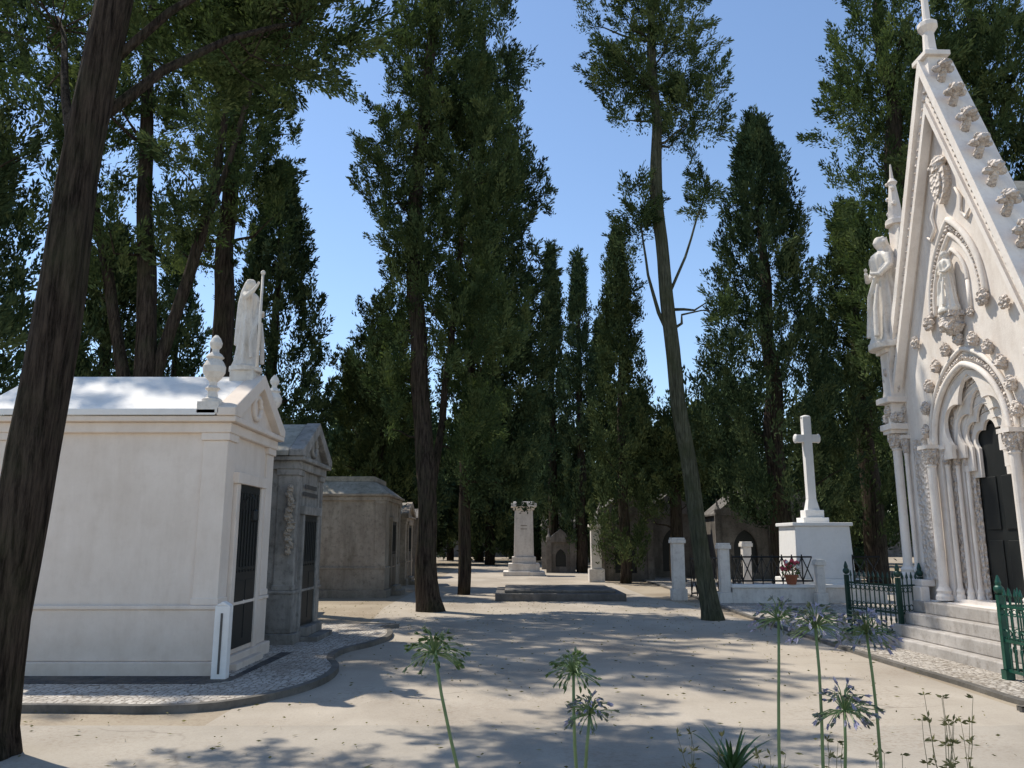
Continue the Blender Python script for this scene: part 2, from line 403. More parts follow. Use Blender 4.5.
s=MB().box(.10,.42,1.98,.14,.48,2.1); s.tube([(.12,.45,2.1),(.2,.45,2.16),(.26,.45,2.1),(.26,.45,1.98)],.012,6); s.lathe(.26,.45,1.82,[(.03,0),(.05,.03),(.045,.14),(.01,.17)],8)
obj('lantern',s,M_iron,e1)

e2,z2=mausoleum((-3.37,12.5,0),2.6,1.65,2.72,.55,M_grey,M_roofgrey,'grey weathered mausoleum with lichen covered gabled roof',door=(.38,.85),doorh=2.0)
b=MB()
for row,(n,zz) in enumerate(((9,2.42),(11,2.30))):
    for k in range(n):
        yy=.82+(k-n/2)*.085
        b.box(.03,yy,zz,.045,yy+.05,zz+.065)
obj('engraving',b,M_letter,e2)
m=MB()
for k in range(12):
    m.lump((-.05+.03*math.sin(k*1.7),-.11,1.45+k*.085),(.07-.03*abs(k-5)/6,.06,.06),k,.5,3,10,7)
obj('carved_ornament',m,M_brown,e2)
e3,z3=mausoleum((-3.65,23.2,0),3.2,3.0,2.75,.45,M_brown,M_roofgrey,'brown stained stone mausoleum with flat hipped roof',flat=True,detail=False)
mausoleum((-3.9,29.5,0),2.8,2.0,2.3,.45,M_brown,M_roofgrey,'small brown stone mausoleum under trees',detail=False)
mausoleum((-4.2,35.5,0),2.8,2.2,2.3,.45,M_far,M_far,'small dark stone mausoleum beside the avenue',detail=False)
mausoleum((-5.6,17.2,0),3.0,2.2,2.1,.4,M_brown,M_roofgrey,'low dark stone tomb behind the grey mausoleum',detail=False)
b=empty('stone_post',(-3.30,9.46,.065),'white square stone post beside mausoleum corner','post')
m=MB().box(-.085,-.06,0,.085,.06,.80); m.prism([(-.085,.80),(.085,.80),(0,.85)],-.06,.06,'y'); obj('shaft',m,M_tombroof,b,bevel=.01)
m=MB().box(-.012,-.068,.06,.012,-.061,.72); obj('inlay',m,M_letter,b)

# ------------------------------------------------------------------ centre monument & platform
b=empty('monument',(.55,38,0),'white stone pillar monument with moulded cap on stepped base','monument')
m=MB().box(-.95,-.95,0,.95,.95,.2); m.box(-.72,-.72,.2,.72,.72,.55); obj('base',m,M_marble,b,bevel=.02)
m=MB().box(-.55,-.55,.55,.55,.55,.85); m.prism([(-.46,.85),(.46,.85),(.42,3.0),(-.42,3.0)],-.45,.45,'y'); obj('shaft',m,M_marble,b,bevel=.02)
m=MB().box(-.5,-.5,3.0,.5,.5,3.12); m.box(-.60,-.60,3.12,.60,.60,3.30); m.box(-.48,-.48,3.30,.48,.48,3.38); obj('cap',m,M_marble,b,bevel=.02)
m=MB()
for zz in (2.25,2.1): m.box(-.15,-.456,zz,.15,-.451,zz+.035)
obj('engraving',m,M_brown,b)
b=empty('grave_slab',(1.3,23.5,0),'broad dark stone grave platform with slab top','grave')
m=MB().box(-1.75,-1.6,0,1.75,1.6,.20); obj('base',m,M_slab,b,bevel=.02)
m=MB().box(-1.5,-1.35,.20,1.5,1.35,.28); obj('slab',m,M_far,b,bevel=.02)
def archloop(hw,z0,sp,ap,n=12,cusp=0):
    rise=ap-sp; c=(rise*rise-hw*hw)/(2*hw); r=hw+c
    a1=math.atan2(rise,-c); pts=[(-hw,z0)]; L=[]
    for i in range(n+1):
        a=math.pi+(a1-math.pi)*i/n
        L.append((c+r*math.cos(a),sp+r*math.sin(a)))
    arc=L+[(-x,z) for x,z in reversed(L[:-1])]
    if cusp:
        m=len(arc)-1; o=[]
        for i,(x,z) in enumerate(arc):
            f=1-cusp*(1-abs(math.sin(3*math.pi*i/m))); o.append((x*f,sp+(z-sp)*f))
        arc=o
        return [(arc[0][0],z0)]+arc+[(arc[-1][0],z0)]
    return pts+arc+[(hw,z0)]
def band(outer,inner): return outer+list(reversed(inner))
def smalltomb(x,y,w,h,lab,mat,gothic=False,rz=0):
    b=empty('tomb',(x,y,0),lab,'tomb',rz)
    m=MB()
    m.plate([[(-w/2,0),(w/2,0),(w/2,h),(0,h+w*.42),(-w/2,h)],archloop(w*.22,.3,h*.5,h*.78,8)],-.1,.12)
    m.box(-w/2,.12,0,-w/2+.12,2.2,h); m.box(w/2-.12,.12,0,w/2,2.2,h); m.box(-w/2+.12,2.05,0,w/2-.12,2.2,h)
    obj('wall',m,mat,b)
    m=MB().prism([(-w/2-.12,h),(w/2+.12,h),(w/2+.12,h+.08),(0,h+w*.42+.16),(-w/2-.12,h+.08)],-.2,2.3,'y'); obj('roof',m,mat,b,bevel=.01)
    m=MB().box(-w*.22,.05,.3,w*.22,.10,h*.8); obj('door',m,M_door,b)
    for s in (-1,1):
        m=MB().box(s*w/2-.13,-.2,0,s*w/2+.13,-.101,h); m.lathe(s*w/2,-.1,h+.1,[(.12,0),(.14,.15),(.05,.3),(.02,.6)],10); obj('pilaster',m,mat,b)
    if gothic:
        m=MB().box(-.04,-.1,h+w*.42+.1,.04,-.02,h+w*.42+.75); m.box(-.18,-.1,h+w*.42+.45,.18,-.02,h+w*.42+.53); obj('cross',m,mat,b)
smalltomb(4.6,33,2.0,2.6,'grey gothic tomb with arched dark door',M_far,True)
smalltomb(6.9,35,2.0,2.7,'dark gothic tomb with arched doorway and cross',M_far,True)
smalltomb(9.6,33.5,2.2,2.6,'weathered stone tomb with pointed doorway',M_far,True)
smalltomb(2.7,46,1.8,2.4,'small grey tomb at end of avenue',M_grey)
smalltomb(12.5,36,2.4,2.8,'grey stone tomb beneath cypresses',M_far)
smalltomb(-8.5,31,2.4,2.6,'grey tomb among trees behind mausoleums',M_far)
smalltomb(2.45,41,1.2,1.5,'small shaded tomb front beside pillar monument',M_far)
b=empty('pillar_monument',(3.3,32,0),'slim weathered stone pillar with small urn','monument')
m=MB().box(-.3,-.3,0,.3,.3,.5); m.box(-.2,-.2,.5,.2,.2,2.1); m.box(-.28,-.28,2.1,.28,.28,2.22); m.lathe(0,0,2.22,[(.14,0),(.16,.15),(.06,.3),(.02,.4)],12)
obj('shaft',m,M_marble,b,bevel=.01)
b=empty('boundary_wall',(0,80,0),'long dark stone boundary wall behind the cypresses','wall')
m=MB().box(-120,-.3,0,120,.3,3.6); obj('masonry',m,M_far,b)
m=MB().box(-120,-.4,3.6,120,.4,3.8); obj('coping',m,M_far,b)

# ------------------------------------------------------------------ cross enclosure
def pillar(x,y,h,w=.44):
    b=empty('gate_pillar',(x,y,0),'white square stone pillar with flat cap','pillar',group='stone pillars of the grave enclosure')
    m=MB().box(-w/2-.04,-w/2-.04,0,w/2+.04,w/2+.04,.3); m.box(-w/2,-w/2,.3,w/2,w/2,h-.14); obj('shaft',m,M_marble,b,bevel=.012)
    m=MB().box(-w/2-.04,-w/2-.04,h-.14,w/2+.04,w/2+.04,h-.04); a=w/2+.02
    m.box(-a,-a,h-.04,a,a,h+.01)
    obj('cap',m,M_marble,b,bevel=.01)
pillar(4.55,22.4,1.66,.32); pillar(5.45,21.0,1.52,.25); pillar(6.9,24.0,1.55,.25); pillar(7.75,20.62,1.12,.2)
b=empty('low_wall',(5.0,20.8,0),'low pale stone wall around grave enclosure','wall')
m=MB().box(.6,0,0,4.5,.28,.42); obj('base',m,M_marble,b,bevel=.01)
m=MB().box(.57,-.04,.42,4.53,.32,.50); obj('coping',m,M_tombroof,b,bevel=.01)
def lattice(p0,p1,z0,h,lab):
    d=Vector((p1[0]-p0[0],p1[1]-p0[1],0)); L=d.length
    b=empty('iron_railing',(p0[0],p0[1],0),lab,'railing',math.atan2(d.y,d.x))
    for zz in (z0+.08,z0+h):
        obj('rail',MB().tube([(0,0,zz),(L,0,zz)],.024,6),M_iron,b)
    m=MB(); n=int(L/.24); 
    for k in range(n):
        x=k*L/n; x2=(k+1)*L/n
        m.tube([(x,0,z0+.08),(x2,0,z0+h)],.015,5); m.tube([(x,0,z0+h),(x2,0,z0+.08)],.015,5); m.tube([(x,0,z0),(x,0,z0+h+.06)],.017,5)
    obj('lattice',m,M_iron,b)
lattice((5.65,20.95),(7.7,20.95),.5,.68,'black iron lattice railing on low stone wall')
lattice((8.75,20.95),(9.45,20.95),.5,.68,'short black iron lattice railing by cross')
lattice((4.9,22.4),(6.8,24.0),.1,1.0,'black iron lattice railing between stone pillars')
b=empty('cross_monument',(8.15,21.9,0),'tall white stone cross on tapered square pedestal','cross')
m=MB().box(-.86,-.8,0,.86,.8,.62); a=.76;c=.72
m.add([(-a,-.7,.62),(a,-.7,.62),(a,.7,.62),(-a,.7,.62),(-c,-.64,1.97),(c,-.64,1.97),(c,.64,1.97),(-c,.64,1.97)],[(0,1,5,4),(1,2,6,5),(2,3,7,6),(3,0,4,7),(4,5,6,7),(3,2,1,0)])
m.box(-.79,-.70,1.97,.79,.70,2.06)
obj('pedestal',m,M_tombroof,b,bevel=.015)
m=MB().box(-.34,-.28,2.06,.34,.28,2.2); m.box(-.25,-.2,2.2,.25,.2,2.40); m.add([(-.17,-.14,2.40),(.17,-.14,2.40),(.17,.14,2.40),(-.17,.14,2.40),(-.11,-.1,2.7),(.11,-.1,2.7),(.11,.1,2.7),(-.11,.1,2.7)],[(0,1,5,4),(1,2,6,5),(2,3,7,6),(3,0,4,7)])
m.box(-.11,-.1,2.7,.11,.1,4.95)
m.box(-.31,-.102,4.25,-.111,.102,4.46); m.box(.111,-.102,4.25,.31,.102,4.46)
for (x,z) in ((-.31,4.355),(.31,4.355),(0,4.95)): m.lump((x,0,z),(.06,.12,.13) if x else (.14,.12,.06),1,.05)
obj('cross',m,M_tombroof,b,bevel=.012)
b=empty('flower_pot',(7.1,20.82,.5),'terracotta pot of pink and white flowers on low wall','flowers')
m=MB().lathe(0,0,0,[(.11,0),(.16,.2),(.18,.2),(.18,.24),(.15,.24)],16); obj('pot',m,M_terr,b)
def leafcloud(name,P,D,ln,wd,tint,mat,parent):
    n=len(P); rnd=np.random.default_rng(n)
    D=D/np.linalg.norm(D,axis=1,keepdims=True)
    r=rnd.normal(size=(n,3)); S=np.cross(D,r); S/=np.linalg.norm(S,axis=1,keepdims=True)+1e-9
    ln=ln[:,None]; wd=wd[:,None]
    V=np.empty((n,4,3)); V[:,0]=P; V[:,1]=P+D*ln*.5+S*wd*.5; V[:,2]=P+D*ln; V[:,3]=P+D*ln*.5-S*wd*.5
    me=bpy.data.meshes.new(name); me.vertices.add(4*n); me.vertices.foreach_set('co',V.reshape(-1).astype(np.float32))
    me.loops.add(4*n); me.loops.foreach_set('vertex_index',np.arange(4*n,dtype=np.int32))
    me.polygons.add(n); me.polygons.foreach_set('loop_start',np.arange(0,4*n,4,dtype=np.int32))
    me.update(calc_edges=True)
    at=me.attributes.new('tint','FLOAT','POINT'); at.data.foreach_set('value',np.repeat(tint,4).astype(np.float32))
    me.materials.append(mat)
    o=bpy.data.objects.new(name,me); COL.objects.link(o)
    if parent: o.parent=parent
    return o
rg=np.random.default_rng(5)
def blobleaf(n,c,r):
    d=rg.normal(size=(n,3)); d/=np.linalg.norm(d,axis=1,keepdims=True)
    return np.array(c)+d*r*rg.random((n,1))**.4, d+np.array([0,0,.4])
P,D=blobleaf(260,(0,0,.36),.2); leafcloud('foliage',P,D,rg.uniform(.05,.1,260),rg.uniform(.02,.04,260),rg.random(260),M_aga,b)
M_pink=plain('pink_petals',(.68,.08,.12),.6); M_wht=plain('white_petals',(.8,.76,.7),.6)
for nm,mt,k in (('pink_blossoms',M_pink,18),('white_blossoms',M_wht,6)):
    m=MB()
    for i in range(k):
        a=random.random()*6.28; r=random.uniform(.05,.27); m.lump((r*math.cos(a),r*math.sin(a),.42+random.uniform(-.05,.18)),random.uniform(.035,.055),i,.4,4,8,6)
    obj(nm,m,mt,b)

# ------------------------------------------------------------------ gothic chapel (local front -y)
ch=empty('gothic_chapel',(6.60,11.33,0),'ornate white gothic funerary chapel with steep crocketed gable','chapel',R(-90+2))
for k in range(4):
    obj('step',MB().box(-1.5,-.84+.175*k,0 if k==0 else .172*k,2.7,-.13,.172*(k+1)-.002*(k<3)),M_step,ch,bevel=.015)
m=MB().box(-2.02,-.13,0,2.02,.2,.70); m.box(-2.1,-.28,0,-1.3,-.132,.9); m.box(1.3,-.28,0,2.1,-.132,.9)
m.box(-2.06,-.23,.9,-1.33,-.01,1.0); m.box(1.33,-.23,.9,2.06,-.01,1.0)
m.box(-1.7,.2,0,1.7,.42,.695)
obj('plinth',m,M_chapel,ch,bevel=.015)
m=MB().plate([[(-1.82,.70),(1.82,.70),(1.82,3.9),(0,8.3),(-1.82,3.9)],archloop(.85,.75,3.02,4.05,16)],0,.12)
m.box(-1.82,.12,.0,-1.6,4.2,3.85); m.box(1.6,.12,.0,1.82,4.2,3.85); m.box(-1.6,3.9,0,1.6,4.2,3.85)
obj('wall',m,M_chapel,ch)
for i,(hw,sp,ap,y) in enumerate(((.73,3.0,3.87,.12),(.60,2.98,3.68,.18),(.45,2.96,3.43,.24))):
    m=MB().plate([[(-1.55,.72),(1.55,.72),(1.55,4.4),(-1.55,4.4)],archloop(hw,.76,sp,ap,16)],y,y+.06)
    obj('portal_order',m,(M_carved,M_chapel,M_carved)[i],ch)
m=MB().plate([band(archloop(.845,2.8,3.02,4.04,18),archloop(.745,2.8,3.0,3.97,18,.26))],.0,.06)
m.plate([band(archloop(.725,2.8,3.0,3.86,18),archloop(.61,2.8,2.98,3.74,18,.30))],.125,.165)
obj('tracery',m,M_chapel,ch)
m=MB().plate([band(archloop(.595,2.6,2.98,3.67,18),archloop(.48,2.6,2.95,3.54,18,.28))],.185,.22)
m.plate([band(archloop(.445,2.5,2.96,3.42,18),archloop(.38,2.5,2.92,3.31,18,.26))],.245,.29)
obj('tracery',m,M_chapel,ch)
m=MB().box(-.44,.31,.70,.44,.36,3.25)
for s in (-1,1):
    for zz in (.85,1.75): m.box(s*.21-.15,.29,zz,s*.21+.15,.309,zz+.75)
obj('door',m,M_door,ch,bevel=.01)
def archtube(mb,hw,sp,ap,y,r,n=20):
    L=archloop(hw,sp,sp,ap,n)[1:-1]; mb.tube([(x,y,z) for x,z in L],r,8)
    return L
for (hw,sp,ap,y,r) in ((.89,3.02,4.12,-.05,.045),(1.01,3.05,4.35,-.03,.035),(.79,3.02,3.94,.05,.028),(.665,3.0,3.78,.14,.028),(.525,2.98,3.55,.2,.025)):
    m=MB(); archtube(m,hw,sp,ap,y,r); obj('archivolt',m,M_chapel,ch,smooth=True)
m=MB()
for i,(x,z) in enumerate(archloop(.95,3.05,3.05,4.23,30)[1:-1]): m.lump((x,-.03,z),.03,i,.4,3,8,6)
obj('arch_ornament',m,M_orn,ch)
def leafknob(mb,x,y,z,s,dx,seed):
    """carved leaf crocket: a stem curling outward that ends in three leaf lobes"""
    mb.tube([(x,y,z-.5*s),(x+dx*.55*s,y,z),(x+dx*1.0*s,y,z+.7*s),(x+dx*.75*s,y,z+1.15*s)],[.42*s,.36*s,.28*s,.12*s],8)
    for (a,b_,c_,r) in ((1.15,0,.75,.50),(.75,-.55,.45,.40),(.75,.55,.45,.40),(.6,0,1.2,.34)):
        mb.lump((x+dx*a*s,y+b_*s,z+c_*s),(r*s,r*s*1.1,r*s*.8),seed+a,.22,2.5,12,8)
for i,(x,z) in enumerate(archloop(1.08,3.25,3.25,4.48,5)[1:-1]):
    m=MB(); m.lump((x,-.06,z),(.075,.08,.075),i,.2,3,12,9); m.lump((x-.05,-.07,z+.05),.05,i+5,.2,3,10,7); m.lump((x+.05,-.07,z+.05),.05,i+9,.2,3,10,7); m.lump((x,-.07,z+.1),.045,i+9,.2,3,10,7)
    obj('leaf_boss',m,M_orn,ch)
def col(x,y,z0,z1,r):
    m=MB(); H=z1-z0
    m.lathe(x,y,z0,[(r*1.9,0),(r*1.9,.06),(r*1.5,.1),(r*1.7,.14),(r*1.15,.19),(r,.24),(r,H-.34),(r*1.25,H-.32),(r,H-.29)],14)
    m.box(x-r*2,y-r*2,z1-.06,x+r*2,y+r*2,z1)
    c=obj('column',m,M_chapel,ch)
    m=MB().lathe(x,y,z1-.29,[(r,0),(r*1.4,.08),(r*1.9,.22)],12)
    for k in range(8):
        a=k*math.pi/4
        m.lump((x+math.cos(a)*r*1.55,y+math.sin(a)*r*1.55,z1-.12),(r*.45,r*.45,.09),k,.4,3,8,6)
        m.lump((x+math.cos(a+.4)*r*1.25,y+math.sin(a+.4)*r*1.25,z1-.23),(r*.4,r*.4,.07),k+9,.4,3,8,6)
    obj('capital',m,M_orn,c)
for s in (-1,1):
    col(s*.98,-.09,.72,3.04,.065); col(s*.79,.05,.72,3.02,.035); col(s*.665,.13,.72,3.0,.03); col(s*.525,.19,.72,2.98,.028)
    col(s*1.90,-.12,1.0,3.4,.07); col(s*1.74,-.06,1.0,3.3,.032)
    m=MB().box(s*1.37-.17,-.05,1.0,s*1.37+.17,-.001,3.2); obj('carved_panel',m,M_carved,ch,bevel=.01)
    m=MB().box(s*1.88-.18,-.30,3.4,s*1.88+.18,.05,3.5); m.box(s*1.88-.12,-.22,3.5,s*1.88+.12,.03,3.85); m.box(s*1.88-.2,-.32,3.85,s*1.88+.2,.06,3.95)
    if s<0: m.box(s*1.85-.12,-.23,3.95,s*1.85+.12,.02,4.70); m.box(s*1.85-.17,-.28,4.70,s*1.85+.17,.06,4.78)
    c=obj('bracket',m,M_chapel,ch,bevel=.01)
    m=MB()
    for k in range(9):
        a=k*.7; m.lump((s*1.88+.15*math.cos(a),-.10+.15*math.sin(a),3.60+.12*(k%2)),(.06,.06,.09),k+3,.3,3,8,6)
    if s<0:
        for k in range(8):
            a=k*.8; m.lump((s*1.85+.12*math.cos(a),-.10+.12*math.sin(a),4.10+.14*(k%4)),(.05,.05,.08),k+3,.3,3,8,6)
    obj('carved_foliage',m,M_orn,c)
    if s<0:
        m=MB(); figure(m,s*1.84,-.12,4.87,1.95,face=R(-90),wings=True,raise_arm=False,slim=.95); obj('statue',m,M_marble,ch,remesh=.014)
        m=MB().box(s*1.80-.11,.10,3.9,s*1.80+.11,.30,7.0); m.lathe(s*1.80,.18,7.0,[(.18,0),(.18,.08),(.13,.12),(.10,.4),(.06,.75),(.09,.8),(.035,.88),(.012,1.15)],8)
        for k in range(6): m.lump((s*1.80+(-1)**k*.09,.13,7.1+.14*k),.055-.005*k,k,.3,3,8,6)
        obj('pinnacle',m,M_chapel,ch)
def off(w0,z0,w1,z1,apo,api): return [(-w0,z0),(0,apo),(w0,z0),(w1,z1),(0,api),(-w1,z1)]
m=MB().plate([off(1.98,3.97,1.79,3.97,8.92,8.25)],-.14,.28)
m.plate([off(2.02,3.98,1.91,3.98,9.03,8.74)],-.22,.34); m.plate([off(1.81,3.98,1.74,3.98,8.28,8.10)],-.19,-.05)
cop=obj('coping',m,M_chapel,ch,bevel=.01)
m=MB()
for s in (-1,1):
    for i in range(40):
        t=(i+.5)/40; m.lump((s*1.865*(1-t),-.15,3.98+t*(8.52-3.98)),.028,i,.3,3,8,6)
obj('coping_ornament',m,M_orn,cop)
for s in (-1,1):
    for i in range(9):
        t=(i+.8)/9.5; x=s*2.05*(1-t); z=4.0+t*4.98
        m=MB(); leafknob(m,x,0,z,.15 if s<0 else .17,s,i*3)
        obj('crocket',m,M_orn,ch,smooth=True)
m=MB().box(-.14,-.14,8.65,.14,.14,9.0); m.box(-.2,-.2,9.0,.2,.2,9.08); m.lathe(0,0,9.08,[(.14,0),(.10,.1),(.085,.4),(.15,.5),(.15,.57),(.06,.63),(.05,1.1)],10)
m.box(-.05,-.05,10.1,.05,.05,10.9); m.box(-.25,-.05,10.45,-.051,.05,10.55); m.box(.051,-.05,10.45,.25,.05,10.55)
obj('finial',m,M_chapel,ch,bevel=.008)
for (hw,sp,ap,r) in ((.68,5.0,6.35,.05),(.57,5.0,6.12,.035),(.31,5.3,5.88,.03)):
    m=MB(); archtube(m,hw,sp,ap,-.02,r)
    if hw<.5:
        m.tube([(-hw,-.02,4.8),(-hw,-.02,5.3)],r,8); m.tube([(hw,-.02,4.8),(hw,-.02,5.3)],r,8)
    obj('hood_mould',m,M_chapel,ch,smooth=True)
m=MB()
for i,(x,z) in enumerate(archloop(.625,5.0,5.0,6.23,20)[1:-1]): m.lump((x,-.03,z),.033,i,.3,3,8,6)
obj('hood_ornament',m,M_orn,ch)
for s in (-1,1):
    for (x,y,z,r) in ((.68,-.08,4.92,.11),(1.12,-.08,4.72,.09),(.31,-.04,4.82,.065)):
        m=MB().lump((s*x,y,z),(r*.6,r*.6,r*.6),s+z,.1,3)
        for k in range(6): m.lump((s*x+r*.75*math.cos(k*1.047),y,z+r*.75*math.sin(k*1.047)),r*.42,k,.15,3,8,6)
        obj('rosette',m,M_orn,ch)
    m=MB().tube([(s*.27,-.03,6.75),(s*.38,-.03,6.55),(s*.33,-.03,6.35),(s*.46,-.03,6.2),(s*.57,-.03,6.3)],[.015,.03,.022,.03,.015],8); obj('scroll_relief',m,M_chapel,ch,smooth=True)
m=MB().lump((0,-.12,4.72),(.15,.16,.17),2,.3,3); m.box(-.15,-.24,4.82,.15,-.001,4.9); obj('bracket',m,M_orn,ch)
m=MB(); figure(m,0,-.14,4.94,.92,face=R(-90),raise_arm=False); obj('statue',m,M_marble,ch,remesh=.011)
m=MB().plate([[(-.18,7.15),(.18,7.15),(.19,6.92),(.12,6.72),(0,6.6),(-.12,6.72),(-.19,6.92)]],-.12,-.001)
m.plate([[(-.11,7.08),(.11,7.08),(.11,6.9),(.07,6.8),(0,6.72),(-.07,6.8),(-.11,6.9)]],-.15,-.121)
m.lathe(0,-.08,7.15,[(.15,0),(.15,.05),(.19,.10),(.12,.2),(.05,.23)],12,1,.5)
for k in range(5): m.lump((-.18+.09*k,-.1,7.26+.05*(2-abs(k-2))),.036,k,.1,2,8,6)
obj('crest',m,M_carved,ch,bevel=.01)
m=MB().prism([(-1.78,3.9),(1.78,3.9),(0,7.0)],.45,4.2,'y'); obj('roof',m,M_roofgrey,ch)

# ------------------------------------------------------------------ green fences
def fence(p0,p1,h,mat,lab,step=.115):
    d=Vector((p1[0]-p0[0],p1[1]-p0[1],0)); L=d.length
    b=empty('iron_fence',(p0[0],p0[1],.03),lab,'fence',math.atan2(d.y,d.x))
    pm=MB().box(-.03,-.03,0,.03,.03,h); pm.lump((0,0,h+.06),.055,0,0); pm.lathe(0,0,h+.1,[(.03,0),(.035,.04),(.01,.12)],8)
    pm.box(-.05,-.05,0,.05,.05,.12)
    o=obj('post',pm,mat,b); dup(o,b,(L,0,0))
    for zz in (.10,h*.45,h-.14): obj('rail',MB().box(.03,-.014,zz,L-.03,.014,zz+.03),mat,b)
    k=MB().tube([(0,0,.13),(0,0,h-.02)],.0105,6); k.lathe(0,0,h-.03,[(.009,0),(.022,.03),(.004,.11)],6)
    k.tube([(.02*math.cos(a),0,h*.45-.09+.04*math.sin(a)) for a in np.linspace(0,6.28,9)],.006,5)
    n=max(2,int(L/step))
    o=obj('picket',k,mat,b,loc=(L/n,0,0))
    for i in range(2,n): dup(o,b,(i*L/n,0,0))
    m=MB()
    for i in range(n):
        x=(i+.5)*L/n; m.tube([(x+.042*math.cos(a),0,h*.45+.09+.045*math.sin(a)) for a in np.linspace(0,6.28,11)],.007,5)
        m.tube([(x+.042*math.cos(a),0,h-.19+.035*math.sin(a)) for a in np.linspace(0,6.28,11)],.007,5)
    obj('scrollwork',m,mat,b)
fence((5.68,13.9),(5.98,12.7),1.0,M_darkgreen,'dark green wrought iron fence beside chapel steps',.105)
fence((5.98,12.7),(6.45,12.95),1.0,M_darkgreen,'short dark green iron fence panel against chapel',.095)
fence((5.66,9.55),(5.62,7.4),.95,M_green,'bright green wrought iron fence in front of chapel',.1)
fence((5.66,9.55),(6.3,9.55),.95,M_green,'short bright green iron fence panel at chapel steps',.1)

# ------------------------------------------------------------------ trees
def tree(name,loc,label,cat,trunks,masses,leaf,mat,bk,seed,lpc=60,limbs=30,gap=.0,up=.8,plume=.8,group=None,trunkn=14,maxl=3.0):
    rn=np.random.default_rng(seed); e=empty(name,(loc[0],loc[1],0),label,cat,0,group)
    tb=MB()
    for tp in trunks:
        pts=[];rad=[]; n=len(tp)
        for i in range(n-1):
            a=Vector(tp[i][:3]);b=Vector(tp[i+1][:3])
            kk=max(2,int((b-a).length/.4))
            for k in range(kk):
                t=k/kk; p=a.lerp(b,t); w=.05
                p+=Vector((noise.noise(Vector((p.z*.5,seed,0)))*w*2,noise.noise(Vector((p.z*.5,seed,9)))*w*2,0))
                pts.append(p); rad.append(tp[i][3]*(1-t)+tp[i+1][3]*t)
        pts.append(Vector(tp[-1][:3])); rad.append(tp[-1][3])
        tb.tube(pts,rad,trunkn,.18,seed)
    C=[];O=[]
    for ms in masses:
        if ms[0]=='cone':
            _,z0,z1,r,nn=ms[:5]; ox,oy=(ms[5],ms[6]) if len(ms)>5 else (0,0)
            t=rn.random(nn)**.85; a=rn.random(nn)*2*np.pi
            prof=np.minimum(1,(1-t)**.62*1.15)*np.minimum(1,.5+t*4)
            lob=np.array([1+.6*noise.noise(Vector((math.cos(q)*1.6+seed,math.sin(q)*1.6,tt*(z1-z0)*.6)))for q,tt in zip(a,t)])
            k=.45+.55*rn.random(nn)**.5
            rr=r*prof*lob*k
            c=np.stack([ox+rr*np.cos(a),oy+rr*np.sin(a),z0+t*(z1-z0)],1)
            o=np.stack([np.cos(a),np.sin(a),np.zeros_like(a)],1)
        else:
            cx,cy,cz,rx,ry,rz,nn=ms
            d=rn.normal(size=(nn,3)); d/=np.linalg.norm(d,axis=1,keepdims=True)
            lob=np.array([1+.55*noise.noise(Vector(q)*1.8+Vector((seed,cx,cz))) for q in d.tolist()])
            k=(rn.random(nn)**.4)*lob
            c=np.array([cx,cy,cz])+d*np.array([rx,ry,rz])*k[:,None]; o=d*np.array([1,1,.3])
        if gap:
            keep=np.array([noise.noise(Vector(q)*.75+Vector((seed*7.3,0,0)))>(-.5+gap) for q in c.tolist()])
            c=c[keep];o=o[keep]
        C.append(c);O.append(o)
    C=np.concatenate(C);O=np.concatenate(O); n=len(C)
    segs=[]
    for tp in trunks:
        for i in range(len(tp)-1):
            for k in range(6):
                t=k/6; segs.append((Vector(tp[i][:3]).lerp(Vector(tp[i+1][:3]),t),tp[i][3]*(1-t)+tp[i+1][3]*t))
    cnt=0
    for i in rn.permutation(n):
        if cnt>=limbs: break
        c=Vector(C[i].tolist())
        best=min(segs,key=lambda s:(c-s[0]).length+3*max(0,s[0].z-c.z+.25*math.hypot(c.x-s[0].x,c.y-s[0].y)))
        a,r=best
        if (c-a).length>maxl: continue
        cnt+=1
        r0=min(.05,r*.4,(c-a).length*.025+.01)
        mid=a.lerp(c,.5)+Vector((0,0,-.10*(c-a).length))+Vector(rn.normal(size=3).tolist())*.12
        q=a.lerp(mid,.5)+Vector(rn.normal(size=3).tolist())*.05
        tb.tube([a,q,mid,mid.lerp(c,.55)+Vector((0,0,.05)),c],[r0,r0*.8,r0*.6,r0*.4,.008],6)
    tr=obj('trunk',tb,bk,e,smooth=True)
    ax=O*(1-up)+np.array([0,0,up])+rn.normal(size=(n,3))*.28; ax/=np.linalg.norm(ax,axis=1,keepdims=True)
    pl=plume*rn.uniform(.6,1.3,n)
    s=rn.random((n,lpc))
    rad=(.29*(1-s*.75))*pl[:,None]
    off_=rn.normal(size=(n,lpc,3))*.5
    P=C[:,None,:]+ax[:,None,:]*((s-.35)*pl[:,None])[:,:,None]+off_*rad[:,:,None]
    D=ax[:,None,:]*1.0+off_*.6+rn.normal(size=(n,lpc,3))*.22
    ct=rn.random(n)*.75
    tint=np.clip(ct[:,None]+.18*rn.random((n,lpc))+0.12*(np.linalg.norm(off_,axis=2)-.8),0,1)  # random tone per clump, plus interior shade put into the tint near plume axes
    P=P.reshape(-1,3);D=D.reshape(-1,3); m=len(P)
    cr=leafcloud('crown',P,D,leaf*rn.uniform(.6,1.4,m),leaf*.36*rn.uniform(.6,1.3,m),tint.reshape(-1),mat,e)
    return e,tr,cr

